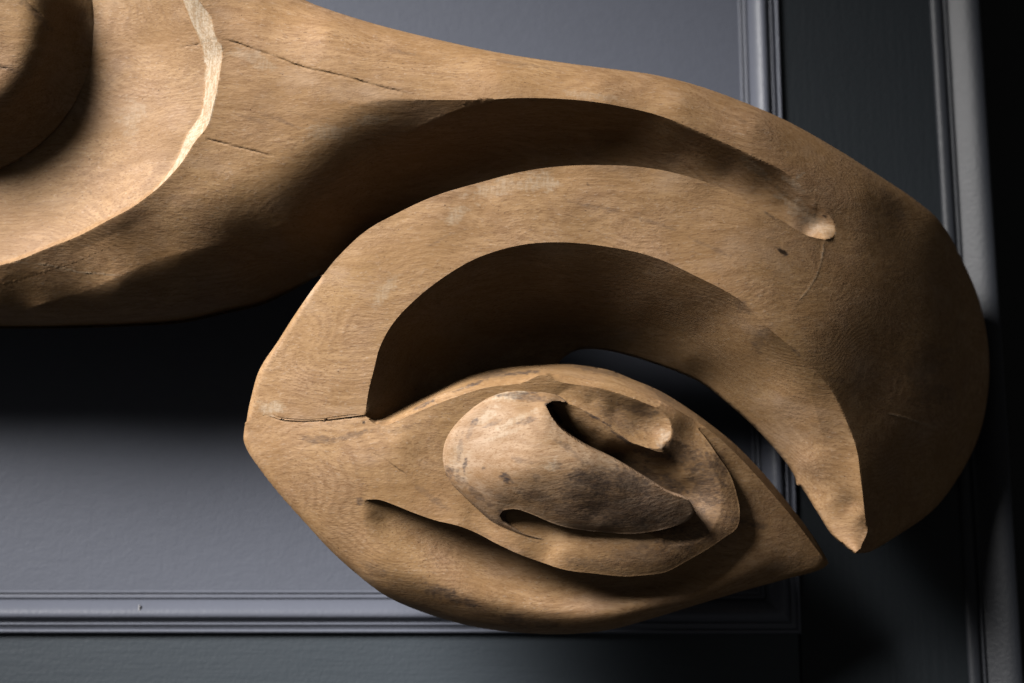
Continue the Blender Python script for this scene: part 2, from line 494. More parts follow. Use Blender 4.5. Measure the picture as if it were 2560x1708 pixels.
    if back_flat is None:
        g = full.reshape(ny, nx); val = ~np.isnan(g)
        fx = np.zeros(nx * ny, bool); fx[keep] = on; fx = fx.reshape(ny, nx)
        for _ in range(60):
            gg = np.where(val, g, 0); acc = np.zeros_like(gg); cnt = np.zeros_like(gg)
            for sl, tl in (((slice(1, None), slice(None)), (slice(None, -1), slice(None))), ((slice(None, -1), slice(None)), (slice(1, None), slice(None))),
                           ((slice(None), slice(1, None)), (slice(None), slice(None, -1))), ((slice(None), slice(None, -1)), (slice(None), slice(1, None)))):
                acc[sl] += gg[tl]; cnt[sl] += val[tl]
            g = np.where(val & ~fx, acc / np.maximum(cnt, 1), g)
        ZB = np.minimum(g.ravel()[keep], Z - np.clip(D, 0, 30)); ZB[on] = Z[on]
    # mesh
    idx = np.full(nx * ny, -1); idx[keep] = np.arange(len(keep))
    ib = idx.copy(); nb = np.flatnonzero(~on); nf = len(keep)
    bmap = np.arange(nf); bmap[nb] = nf + np.arange(len(nb))
    a = idx.reshape(ny, nx)
    q = np.stack([a[:-1, :-1], a[:-1, 1:], a[1:, 1:], a[1:, :-1]], -1).reshape(-1, 4)
    cnt = (q >= 0).sum(1)
    Q4 = q[cnt == 4]
    onn = own >= -1                                        # snapped to any edge
    za, zb_ = np.abs(Z[Q4[:, 0]] - Z[Q4[:, 2]]), np.abs(Z[Q4[:, 1]] - Z[Q4[:, 3]])
    s02 = (own[Q4[:, 0]] == own[Q4[:, 2]]) & (own[Q4[:, 0]] > -2); s13 = (own[Q4[:, 1]] == own[Q4[:, 3]]) & (own[Q4[:, 1]] > -2)
    d02 = np.where(s02 == s13, za <= zb_, s02)
    T = np.vstack([Q4[d02][:, [0, 1, 2]], Q4[d02][:, [0, 2, 3]], Q4[~d02][:, [0, 1, 3]], Q4[~d02][:, [1, 2, 3]]])
    Q3 = q[cnt == 3]
    T3 = np.array([[v for v in r if v >= 0] for r in Q3]).reshape(-1, 3)
    T = np.vstack([T, T3])
    # drop slivers lying wholly on the silhouette but outside it
    allon = on[T].all(1)
    if allon.any():
        t = np.flatnonzero(allon)
        cx, cy = x[T[t]].mean(1), y[T[t]].mean(1)
        okc = inside(cx, cy, OUT)
        T = np.delete(T, t[~okc], 0)
    TB = bmap[T][:, ::-1]
    TB = TB[~on[T].all(1)]
    V = np.vstack([np.column_stack([x, y, Z]), np.column_stack([x[nb], y[nb], ZB[nb]])]) * U
    F = np.vstack([T, TB])
    used = np.zeros(len(V), bool); used[F] = True
    re = np.cumsum(used) - 1; F = re[F]; V = V[used]
    me = bpy.data.meshes.new(name)
    me.vertices.add(len(V)); me.vertices.foreach_set('co', V.ravel())
    me.loops.add(len(F) * 3); me.loops.foreach_set('vertex_index', F.ravel().astype(np.int32))
    me.polygons.add(len(F)); me.polygons.foreach_set('loop_start', np.arange(0, len(F) * 3, 3, dtype=np.int32))
    me.update(calc_edges=True); me.validate()
    me.polygons.foreach_set('use_smooth', np.ones(len(me.polygons), bool))
    me.set_sharp_from_angle(angle=math.radians(38))
    # wear: stains, pale cuts, cracks, plus light and shade painted on cup and kernel
    colr = np.zeros((len(V), 4), np.float32); colr[:, 3] = 1
    vx, vy, vz = V.T / U
    k = (FPX - vz) / FPX; ppx, ppy = vx / k + CX, CY - vy / k
    if wear_shade is not None: wear_shade(colr, ppx, ppy)
    cv = np.concatenate([crack_v, np.zeros(len(nb))])[used]; colr[:, 2] = np.maximum(colr[:, 2], cv); colr[:, 1] = np.maximum(colr[:, 1], -0.5 * cv)
    at = me.color_attributes.new('wear_shade', 'FLOAT_COLOR', 'POINT'); at.data.foreach_set('color', colr.ravel())
    me.materials.append(mat)
    o = bpy.data.objects.new(name, me); COL.objects.link(o); o.parent = parent
    return o

def blob(colr, ch, px, py, cx, cy, rx, ry, ang, s, seed=0):
    a = math.radians(ang); dx, dy = px - cx, py - cy
    u, v = (dx * math.cos(a) + dy * math.sin(a)) / rx, (-dx * math.sin(a) + dy * math.cos(a)) / ry
    m = np.flatnonzero(u * u + v * v < 2.2)
    if not len(m): return
    d = np.sqrt(u[m] ** 2 + v[m] ** 2)
    n = np.array([mnoise.noise(Vector((p / 26, q / 14, seed + 0.5))) + 1.0 * mnoise.noise(Vector((p / 9, q / 6, seed + 4.5))) for p, q in zip(px[m], py[m])])
    colr[m, ch] = np.maximum(colr[m, ch], s * np.clip((1.0 - d + 0.5 * n) * 2.6, 0, 1))

# ----------------------------------------------------------------- the sculpture
sculpture = bpy.data.objects.new('wooden_sculpture', None); COL.objects.link(sculpture)
sculpture.matrix_world = M_S
sculpture['label'] = 'carved pale wooden sculpture, a hooked arch curling over a leaf cup, on the grey wall'
sculpture['category'] = 'sculpture'


N = None
# ---- curves read off the photograph, each at its own depth
arch_in = [(913, 1035, N), (921, 980, N), (937, 915, N), (948, 872, N), (980, 812, N), (1035, 752, N), (1111, 692, N), (1198, 643, N), (1307, 612, N), (1405, 606, N), (1525, 618, N), (1634, 643, N), (1743, 692, N), (1852, 752, N), (1917, 817, N), (1983, 872, N), (2037, 926, N), (2081, 980, N), (2113, 1046, N), (2141, 1122, N), (2152, 1198, N), (2162, 1286, N), (2168, 1329, N), (2150, 1370, N)]
arch_out = [(806, 689), (844, 643), (915, 577), (991, 534), (1089, 490), (1198, 457), (1307, 430), (1405, 416), (1525, 414), (1612, 419), (1699, 436), (1798, 468), (1874, 507), (1950, 550), (2015, 588), (2059, 599)]
groove_z = [-260, -258, -250, -240, -226, -212, -200, -188, -176, -160, -138, -112, -90, -74, -62, -50]
groove_up = [(2059, 599), (2080, 594), (2088, 577), (2081, 550), (2059, 523), (2010, 474), (1961, 430), (1852, 376), (1743, 327), (1634, 285), (1525, 261), (1416, 248), (1307, 245), (1198, 253), (1089, 272), (980, 296), (871, 345), (770, 412), (690, 462), (600, 505), (500, 542), (420, 564), (330, 594), (250, 628), (180, 658), (100, 682), (0, 712), (-150, 716), (-350, 690), (-600, 640), (-900, 560)]
hole = [(1397, 906, -325, 8), (1413, 891, -325, 8), (1443, 876, -325, 8), (1482, 873, -325, 8), (1528, 879, -325, 8), (1585, 893, -320, 8), (1643, 912, -316, 8), (1700, 933, -308, 8), (1760, 962, -300, 8), (1821, 1010, -268, 8), (1880, 1062, -252, 8), (1924, 1108, -238, 8), (1966, 1158, -222, 6), (1989, 1196, -200, 6), (1992, 1212, -196, 6), (2001, 1216, -190, 6), (2043, 1280, -140, 6), (2081, 1338, -104, 6), (2120, 1372, -72, 6), (2135, 1384, -56, 6)]
body_out = [
    [(2135, 1384, -56, 6), (2150, 1383, -66, 8), (2173, 1380, -88, 10), (2234, 1345, -190, 30), (2330, 1276, -240, 45), (2399, 1185, -310, 40), (2445, 1090, -330, 45), (2468, 980, -335, 45), (2470, 880, -335, 45), (2449, 760, -315, 45), (2411, 665, -275, 45), (2349, 555, -210, 50), (2288, 501, -190, 50), (2179, 428, -165, 45), (2070, 360, -150, 45), (1961, 300, -140, 40), (1852, 253, -130, 40), (1743, 214, -120, 36), (1634, 187, -115, 36), (1525, 172, -115, 36), (1416, 158, -115, 36), (1253, 133, -120, 36), (1089, 98, -130, 36), (937, 60, -140, 40), (828, 26, -150, 45), (763, 0, -160, 45), (690, -55, -170, 45), (600, -170, -180, 50), (480, -300, -190, 50), (300, -420, -200, 50), (20, -480, -200, 50), (-350, -460, -200, 50), (-800, -330, -200, 50), (-1100, -60, -200, 50), (-1180, 250, -220, 50), (-1080, 560, -250, 50), (-800, 760, -280, 45), (-450, 815, -285, 40), (-150, 822, -288, 40), (0, 822, -290, 40), (163, 821, -290, 40), (327, 816, -290, 40), (458, 807, -290, 40), (566, 784, -290, 38), (654, 763, -288, 32), (725, 730, -282, 12), (795, 690, -268, 8)],
    [(795, 690, -268, 8), (804, 692, -28, 10), (784, 719, -26, 14), (735, 790, -28, 18), (697, 850, -26, 18), (648, 926, -26, 18), (626, 1002, -28, 18), (619, 1036, -29, 16), (615, 1064, -31, 12)],
    [(615, 1064, -31, 6), (640, 1052, -20, 3), (669, 1040, -8, 2.5), (700, 1048, -4, 2.5), (742, 1052, -4, 2.5), (799, 1051, -4, 2.5), (883, 1041, -4, 2.5), (913, 1039, -6, 3), (940, 1062, -40, 3), (1000, 1062, -110, 3), (1100, 1040, -190, 3), (1200, 1010, -250, 3), (1300, 985, -290, 3), (1390, 960, -305, 3), (1397, 906, -325, 8)],
    hole]
# the silhouette runs clockwise from the beak tip; the arch passes in front of the arm between (725,727) and (735,790)
body_ctrl = [
    # arm
    (640, 1000, -10), (668, 920, -9), (714, 850, -8), (752, 790, -8), (634, 1045, -12),
    (500, 554, -34), (420, 577, -54), (330, 607, -76), (250, 642, -98), (180, 672, -114), (100, 697, -126), (0, 724, -134),
    (557, 150, 14), (500, 330, 2), (387, 477, -14), (300, 560, -40), (192, 590, -70), (0, 657, -95), (498, 0, 12), (420, -120, 6), (250, -300, -20), (-200, -340, -40), (-560, 0, -50), (-560, 350, -70), (-250, 600, -95), (-800, 0, -60), (-900, 300, -90), (-700, 550, -100), (-600, -250, -60),
    (700, 250, 14), (871, 349, 2), (1000, 200, 2), (900, 130, -6), (763, 100, 0), (640, 60, 4), (820, 80, -14), (700, 420, -4), (600, 480, -14), (620, 250, 16),
    (1198, 253, 0), (1250, 195, -12), (1416, 248, 0), (1500, 212, -16), (1634, 285, 0), (1700, 250, -14), (1852, 376, -6), (1890, 310, -32), (1961, 430, -10), (2059, 523, -18), (2088, 577, -20), (2060, 420, -50), (2160, 480, -62),
    # shoulder
    (2150, 600, -30), (2200, 700, -32), (2100, 800, 4), (2000, 700, 14), (2250, 850, -56), (2200, 1000, -48), (2235, 1120, -66), (2300, 1100, -112), (2311, 653, -106), (2349, 768, -118), (2363, 845, -124), (2368, 1017, -132), (2340, 1120, -140), (2227, 1290, -128), (2257, 557, -98), (2160, 900, -22), (2205, 1220, -50), (2405, 800, -205), (2415, 950, -220), (2385, 1130, -215),
    # arch face
    (913, 1029, -4), (937, 915, 0), (948, 872, 0), (980, 812, 2), (1111, 692, 4), (1307, 612, 6), (1525, 618, 10), (1634, 643, 18), (1743, 692, 28), (1852, 752, 38), (1917, 817, 42), (1983, 872, 40), (2081, 980, 18), (2141, 1122, 0), (2162, 1286, -22), (2150, 1370, -34),
    (800, 800, -2), (900, 650, 2), (1100, 530, 4), (1300, 480, 6), (1405, 480, 8), (1600, 480, 6), (1800, 560, 10), (1900, 660, 22), (1950, 570, 4), (2040, 620, -2), (700, 950, -6), (800, 950, -2), (850, 620, -8), (990, 545, -6), (1198, 462, -4), (1405, 422, -2), (1612, 425, -4), (1798, 474, -6), (760, 1045, -4), (880, 1035, -4)]
under = Region([[(px, py, z, -4) for (px, py), z in zip(arch_out, groove_z)], [(p[0], p[1], N) for p in groove_up], [(-900, 560, -110), (-880, 720, -240), (-800, 780, -300), (-450, 828, -310), (-150, 834, -312), (0, 832, -315), (163, 831, -315), (327, 826, -315), (458, 817, -315), (566, 794, -315), (654, 773, -312), (725, 738, -306), (790, 712, -290), (806, 689, -262)]],
    [(1405, 330, -105), (1550, 340, -108), (1699, 385, -92), (1820, 432, -86), (1900, 474, -76), (1960, 510, -70), (2010, 542, -62), (2042, 562, -56), (1250, 330, -110), (1100, 380, -130), (950, 440, -135), (800, 520, -110), (850, 580, -185), (700, 560, -85), (650, 640, -160), (560, 640, -112), (450, 640, -84), (450, 730, -180), (300, 720, -130), (250, 770, -205), (100, 760, -170), (560, 720, -205), (0, 770, -180), (680, 690, -230), (-150, 760, -180), (-450, 750, -190), (-700, 690, -190)], every=30)
RIM = [(557, 140), (544, 218), (534, 260), (517, 318), (490, 352), (452, 410), (406, 460), (387, 477), (326, 521), (268, 552), (192, 592), (115, 622), (38, 653), (-60, 672), (-200, 640), (-360, 520), (-480, 330), (-520, 120), (-470, -110), (-350, -280), (-180, -380), (20, -415), (220, -370), (380, -220), (460, -80), (498, 0), (525, 38), (538, 84), (555, 123)]
rim_in = [(515, 165, -62), (511, 230, -58), (502, 283, -52), (467, 337, -50), (440, 402, -52), (402, 456, -38), (378, 478, -34), (318, 519, -52), (260, 551, -70), (186, 588, -92), (110, 618, -108), (34, 648, -118), (-60, 660, -125), (-200, 628, -120), (-350, 510, -105), (-468, 325, -95), (-508, 120, -85), (-458, -105, -75), (-340, -270, -70), (-175, -366, -65), (20, -398, -60), (205, -350, -55), (340, -210, -55), (420, -80, -58), (456, 0, -60), (479, 57, -62), (502, 111, -62)]
bowl_rim = Region([[(p[0], p[1], N) for p in RIM] + [(557, 140, N)]], [(p[0], p[1], p[2]) for p in rim_in], every=60)
bowl = Region([rim_in + [rim_in[0]]], [(450, 150, -78), (440, 250, -76), (405, 330, -72), (340, 420, -80), (255, 505, -96), (155, 565, -114), (45, 610, -132), (375, 100, -104), (355, 250, -102), (285, 385, -112), (185, 480, -128), (55, 545, -146), (305, 80, -124), (290, 220, -128), (240, 330, -138), (150, 420, -146), (40, 480, -156), (-60, 510, -166), (-200, 470, -165), (-420, 300, -160), (-470, 60, -150), (-300, -220, -160), (-50, -290, -150), (200, -170, -134), (240, 90, -146), (228, 200, -148), (-100, 60, -260), (120, 60, -200), (-450, -50, -130), (0, -350, -110)], every=60)
cav_bottom = [(2135, 1384, -62)] + [(p[0] - 9, p[1] + 9, p[2]) if p[0] > 1550 else (p[0] + 8, p[1] + 14, p[2]) for p in hole[::-1][1:]] + [(1392, 990, -302), (1300, 1010, -292), (1200, 1036, -255), (1100, 1068, -190), (1000, 1096, -112), (945, 1096, -60), (908, 1060, -16), (913, 1035, -6)]
cavity = Region([arch_in, [(2150, 1370, N), (2135, 1384, N)], cav_bottom],
    [(1000, 900, -78), (1060, 955, -165), (1060, 850, -115), (1200, 760, -128), (1300, 860, -275), (1405, 730, -128), (1400, 830, -278), (1600, 760, -126), (1750, 830, -128), (1600, 850, -250), (1720, 900, -226), (1850, 880, -84), (1880, 990, -165), (1960, 1000, -74), (2040, 1060, -40), (2066, 1108, -44), (2100, 1185, -44), (2135, 1261, -50), (2020, 1160, -108), (2070, 1260, -96), (1200, 930, -250), (960, 990, -42), (1000, 980, -90), (1140, 980, -205)], every=26)
facet = Region([[(2037, 926, N), (2081, 980, N), (2113, 1046, N), (2141, 1122, N), (2152, 1198, N), (2162, 1286, N), (2168, 1329, N)], [(2168, 1329, N), (2158, 1307, -46), (2135, 1261, -44), (2100, 1185, -38), (2066, 1108, -32), (2045, 1040, -20), (2030, 980, 4), (2037, 926, N)]], [])

def wear_body(c, px, py):
    # fresh pale chamfer along the bowl's rim
    ro = np.array(RIM, float); ri = np.array([(p[0], p[1]) for p in rim_in], float)
    ro = spline(np.vstack([ro, ro[:1]])); ri = spline(np.vstack([ri, ri[:1]]))
    bb = np.flatnonzero((px > -100) & (px < 580) & (py < 700) & (py > -150))
    m = inside(px[bb], py[bb], ro) & ~inside(px[bb], py[bb], ri) & (px[bb] > 385)
    c[bb[m], 1] = 0.85
    blob(c, 1, px, py, 2066, 578, 24, 18, 20, 0.35); blob(c, 1, px, py, 2010, 535, 90, 24, 40, 0.32); blob(c, 1, px, py, 1985, 462, 40, 8, 38, 0.3)
    blob(c, 1, px, py, 1998, 440, 16, 5, -30, 0.6)
    for k, (x, y, a, b, g, s) in enumerate([(1955, 629, 17, 6, 30, 1.0), (2300, 900, 50, 70, 60, 0.30), (1405, 1, 1, 1, 0, 0), (1860, 768, 34, 16, 40, 0.5), (2330, 990, 30, 60, 80, 0.35), (1470, 460, 5, 2.5, 10, 1.0), (2062, 541, 6, 3, 20, 0.9), (640, 300, 60, 6, 15, 0.22), (760, 290, 45, 5, 18, 0.2), (1990, 880, 20, 5, 45, 0.6), (2090, 950, 30, 8, 10, 0.35), (1925, 540, 26, 4, 35, 0.6)]):
        blob(c, 0, px, py, x, y, a, b, g, s, k * 3.1)
def gouges(x, y, layers):
    d = np.zeros(len(x)); m = np.flatnonzero(inside(x, y, layers[0][0]) & (x > 40) & (x < 780))
    for i in m:
        u = x[i] * 0.80 - y[i] * 0.60; v = x[i] * 0.60 + y[i] * 0.80
        a = min(1, (x[i] - 40) / 160)
        d[i] = a * (4.0 * abs(mnoise.noise(Vector((u / 300, v / 16, 3.0)))) + 4.0 * mnoise.noise(Vector((u / 240, v / 40, 8.0))))
    return d
wear_body0 = wear_body
def wear_body(c, px, py):
    wear_body0(c, px, py)
    for k, (x, y, a, b, g, q) in enumerate([(1145, 535, 46, 18, -30, 0.35), (675, 1020, 36, 20, 0, 0.5), (930, 300, 50, 16, -8, 0.3), (765, 720, 22, 50, 30, 0.35), (1250, 470, 80, 22, -12, 0.3), (820, 330, 60, 20, 0, 0.3), (1350, 455, 60, 26, 0, 0.35), (640, 150, 60, 20, 20, 0.25), (1480, 240, 90, 10, 5, 0.25), (960, 730, 20, 60, 40, 0.3), (330, 300, 30, 60, 10, 0.25), (1890, 420, 50, 14, 35, 0.3)]):
        blob(c, 1, px, py, x, y, a, b, g, q, k * 1.7 + 300)
    for k, (x, y, a, b, g, q) in enumerate([(1500, 520, 90, 6, 12, 0.35), (1640, 560, 70, 5, 18, 0.35), (1300, 160, 80, 5, 8, 0.3), (1000, 130, 70, 5, 12, 0.3), (1780, 620, 60, 6, 25, 0.35), (2300, 960, 50, 30, 60, 0.4), (700, 300, 50, 7, 20, 0.35), (2230, 520, 30, 60, -20, 0.3), (1100, 600, 40, 4, -30, 0.3), (1850, 300, 60, 6, 25, 0.3), (1900, 850, 22, 40, 20, 0.45)]):
        blob(c, 0, px, py, x, y, a, b, g, q, k * 1.7 + 400)
    blob(c, 2, px, py, 1957, 630, 15, 5, 30, 1.0, 1); blob(c, 2, px, py, 1470, 461, 4, 2, 10, 0.8, 2); blob(c, 2, px, py, 2062, 541, 7, 3, 20, 0.8, 3)
body = carve('body', body_out, body_ctrl, [under, cavity, facet, bowl_rim, bowl], 3.6, M_WOOD, sculpture,
    soften=[([(1230, 250, 2), (1160, 259, 8), (1089, 272, 20), (1030, 284, 34), (980, 298, 48), (920, 322, 62), (871, 345, 72), (770, 412, 88), (690, 462, 90), (600, 508, 74), (500, 552, 60), (420, 576, 54), (330, 608, 50), (250, 643, 48), (180, 672, 46), (100, 697, 46), (0, 726, 46)], 1.0)],
    wear_shade=wear_body, chisel=0.8, base_lam=0.02, back=200, detail=gouges,
    cracks=[([(420, 108), (480, 100), (545, 98), (600, 112), (680, 140), (760, 170), (860, 192), (930, 212), (1040, 238)], 3.6, 6), ([(505, 345), (560, 358), (620, 375), (690, 390)], 3.4, 5), ([(20, 655, -95), (115, 662, -110), (200, 680, -110), (330, 691, -110)], 3.2, -0.4), ([(60, 0, -60), (90, 30, -60), (120, 55, -70)], 3, 5), ([(2062, 600), (2056, 640), (2040, 690), (2010, 735), (1985, 760)], 4.5, -2.0), ([(2210, 1030, -70), (2280, 1050, -90), (2350, 1072, -110)], 3, -3)])

# ---- the ball sitting in the bowl at the left edge
def ring_pts(cx, cy, rx, ry, z, R, n=28): return [(cx + rx * math.cos(2 * math.pi * k / n), cy + ry * math.sin(2 * math.pi * k / n), z, R) for k in range(n + 1)]
def wear_ball(c, px, py):
    blob(c, 0, px, py, 95, 40, 60, 10, 45, 0.5, 2)
    blob(c, 0, px, py, 20, 170, 40, 6, 20, 0.4, 3)
BCX, BCY, BR = -150, 60, 365
ball_ctrl = []
for rr, zz in ((0, 14), (0.3, 12), (0.5, 6), (0.64, -4), (0.72, -20), (0.80, -56), (0.88, -96), (0.95, -122), (1.0, -136), (1.07, -150)):
    for k in range(1 if rr == 0 else 24):
        a = 2 * math.pi * k / 24
        ball_ctrl.append((BCX + BR * rr * math.cos(a), BCY + BR * rr * math.sin(a), zz))
carve('ball', [ring_pts(BCX, BCY, BR * 1.065, BR * 1.065, -152, 2)], ball_ctrl, [], 4.5, M_WOOD, sculpture, wear_shade=wear_ball, extra_base=False, chisel=1.5, seed=9, back_flat=-330, base_lam=0.1,
      cracks=[([(75, 5, -60), (105, 35, -80), (130, 60, -110)], 3.5, 6), ([(0, 172, -40), (40, 182, -60)], 3, 5)])

# ---- the leaf-shaped cup, glued on below the hook along the split
rim_front = [(964, 1059, -20), (1010, 1037, -22), (1057, 1011, -24), (1115, 982, -26), (1191, 959, -30), (1268, 946, -34), (1306, 941, -36), (1356, 935, -40), (1402, 938, -42), (1460, 948, -48), (1536, 963, -56), (1594, 980, -62), (1651, 1003, -68), (1708, 1034, -80), (1766, 1070, -94), (1823, 1118, -108), (1881, 1178, -124), (1920, 1222, -134), (1980, 1293, -150), (2064, 1404, -176)]
rear = [(940, 1050, -40), (964, 1038, -70), (1000, 1020, -110), (1080, 983, -170), (1164, 943, -205), (1221, 927, -215), (1279, 918, -215), (1336, 914, -215), (1394, 911, -212), (1428, 911, -210), (1470, 916, -205), (1528, 927, -198), (1585, 950, -190), (1643, 974, -188), (1716, 1018, -186), (1785, 1068, -186), (1843, 1116, -188), (1900, 1174, -192), (1928, 1206, -194), (1986, 1278, -198), (2043, 1356, -202), (2072, 1408, -196)]
cup_bottom = [(2072, 1408, -196), (2059, 1420, -200), (1961, 1449, -205), (1852, 1479, -195), (1743, 1512, -175), (1634, 1545, -180), (1525, 1574, -180), (1416, 1585, -180), (1307, 1582, -180), (1198, 1569, -178), (1089, 1541, -175), (980, 1498, -138), (915, 1454, -106), (828, 1378, -76), (763, 1307, -62), (697, 1231, -58), (654, 1177, -46), (622, 1133, -36), (609, 1100, -32), (610, 1080, -32), (613, 1060, -32)]
botR = lambda i: min(34, 12 + 3 * min(i, len(cup_bottom) - 1 - i))
cup_out = [[p + (3,) for p in rear], [p + (botR(i),) for i, p in enumerate(cup_bottom)],
    [(613, 1056, -32, 4), (640, 1040, -20, 3), (669, 1032, -8, 2), (700, 1042, -3, 2), (742, 1047, -3, 2), (799, 1046, -3, 2), (883, 1036, -3, 2), (911, 1037, -6, 2.5), (925, 1044, -22, 3), (940, 1050, -40, 3)]]
groove_low = [(907, 1250), (945, 1249), (984, 1262), (1030, 1281), (1087, 1301), (1145, 1315), (1191, 1333), (1240, 1359), (1298, 1387), (1355, 1409), (1413, 1425), (1489, 1435), (1558, 1443), (1623, 1440), (1662, 1431), (1717, 1404), (1775, 1373), (1813, 1349), (1844, 1320), (1851, 1280), (1837, 1215), (1821, 1177), (1796, 1142), (1772, 1106), (1742, 1068)]
groove_low_z = [2, -20, -36, -52, -66, -76, -84, -92, -100, -106, -112, -118, -122, -124, -124, -124, -124, -126, -126, -124, -116, -110, -102, -96, -88]
cup_ctrl = [(880, 1380, -36)] + [(p[0], p[1], p[2]) for p in rim_front[12:]] + [(620, 1090, -14), (650, 1140, -6), (700, 1120, 0), (700, 1200, -8), (800, 1100, 4), (900, 1150, 8), (1000, 1200, 4), (800, 1250, -8), (850, 1300, -12), (900, 1240, 0), (742, 1058, -4), (830, 1056, -4), (900, 1050, -6), (680, 1050, -6), (1000, 1100, 6), (960, 1066, -4),
    (1021, 1041, -4), (1078, 1017, -4), (1136, 995, -6), (1212, 971, -8), (1306, 957, -10), (1356, 940, -14), (1400, 957, -18), (1498, 971, -26), (1575, 994, -34), (1645, 1018, -42), (1690, 1045, -58),
    (1100, 1060, -6), (1180, 1005, -10), (1280, 970, -12), (1060, 1130, -4), (1090, 1200, -6), (1100, 1260, -6), (1180, 1290, -16), (1150, 1308, -4), (1240, 1332, -18), (1240, 1354, -12), (1300, 1382, -18), (1310, 1362, -24), (1370, 1380, -30), (1413, 1418, -20), (1558, 1436, -32), (1662, 1424, -42), (1775, 1366, -66), (1838, 1315, -84), (1842, 1270, -86), (1828, 1212, -82), (1786, 1142, -74), (1738, 1072, -86),
    (1400, 1380, -14), (1550, 1395, -18), (1700, 1350, -34), (1780, 1270, -72), (1730, 1150, -60), (1450, 1000, -36), (1300, 1150, -20), (1500, 1250, -40)]
lower = Region([[(x, y, z, zt) for (x, y), z, zt in zip(groove_low, groove_low_z, [0] * 6 + [-8] * 4 + [-20] * 4 + [-45] * 4 + [-74] * 7)], [(1742, 1068, -88), (1766, 1071, -95)], [(p[0], p[1], p[2]) for p in rim_front[14:]], [(2064, 1404, -176), (2076, 1410, -192), (2062, 1428, -184)], [(2062, 1428, -184), (2010, 1444, -178)], [(1961, 1459, N), (1852, 1489, N), (1743, 1522, N), (1634, 1555, N), (1525, 1584, N), (1416, 1595, N), (1307, 1592, N), (1198, 1579, N), (1089, 1551, N), (980, 1508, N), (905, 1470, N)], [(905, 1470, N), (885, 1430, N), (868, 1385, N), (855, 1340, N), (868, 1285, N), (907, 1250, N)]],
    [tuple(r) for r in spline([(930, 1335, -16), (960, 1382, -18), (1020, 1425, -24), (1110, 1462, -36), (1200, 1492, -50), (1300, 1512, -68), (1420, 1522, -84), (1550, 1512, -98), (1680, 1482, -112), (1800, 1450, -124), (1900, 1415, -140)], 28)]
    + [tuple(r) for r in spline([(925, 1280, -10), (960, 1296, -30), (1010, 1322, -46), (1087, 1356, -68), (1190, 1402, -90), (1298, 1442, -106), (1413, 1470, -118), (1558, 1478, -130), (1690, 1448, -134), (1790, 1400, -132)], 28)]
    + [(1900, 1290, -132), (1990, 1390, -156), (1860, 1220, -118), (1900, 1230, -128)], every=30, lam=0.006)
strip = Region([rear, [(2072, 1408, -196), (2064, 1404, -176)], rim_front[::-1], [(964, 1059, -20), (945, 1058, -24), (940, 1050, -40)]], [], every=26)
in_curve = [(1651, 1005, N), (1648, 1018, N), (1575, 993, N), (1498, 970, N), (1400, 955, N), (1356, 938, N), (1306, 957, N), (1212, 970, N), (1136, 994, N), (1078, 1016, N), (1021, 1040, N), (985, 1056, N), (964, 1064, N), (937, 1060, N), (920, 1048, N)]
bevel = Region([[(920, 1048, -12), (930, 1044, -22), (945, 1052, -28), (964, 1056, -22)], rim_front[:13], in_curve], [(940, 1054, -26)], every=20)
dish = Region([[(1385, 1003, -22), (1405, 980, N), (1430, 966, N)], [(1430, 966, N), (1498, 972, N), (1575, 995, N), (1640, 1019, N), (1672, 1050, N), (1679, 1080, N), (1672, 1105, N), (1650, 1121, N), (1618, 1119, N), (1590, 1110, N)], [(1590, 1110, N), (1575, 1103, -22), (1536, 1076, -20), (1498, 1046, -18), (1440, 1016, -18), (1385, 1003, -22)]],
    [(1595, 1062, -62), (1535, 1034, -50), (1632, 1084, -62), (1480, 1006, -36)], every=24, lam=0.02)
channel = Region([[(1372, 1003, -16), (1400, 1004, -14), (1440, 1017, -16), (1498, 1048, -16), (1536, 1078, -16), (1575, 1105, -18), (1618, 1120, -26), (1651, 1130, -32), (1680, 1122, -38)], [(1680, 1122, N), (1725, 1150, N), (1775, 1210, N), (1785, 1270, N), (1750, 1330, N), (1680, 1350, N), (1600, 1330, N)], [(1600, 1330, -40), (1500, 1280, -70), (1400, 1180, -80), (1355, 1090, -80), (1352, 1020, -60), (1372, 1003, -16)]],
    [(1400, 1020, -26), (1440, 1048, -32), (1480, 1072, -36), (1520, 1098, -42), (1385, 1035, -52), (1410, 1075, -74), (1460, 1112, -98), (1536, 1150, -120), (1613, 1196, -128), (1690, 1235, -118), (1735, 1285, -96), (1580, 1128, -62), (1640, 1175, -96), (1710, 1190, -76)], every=24)
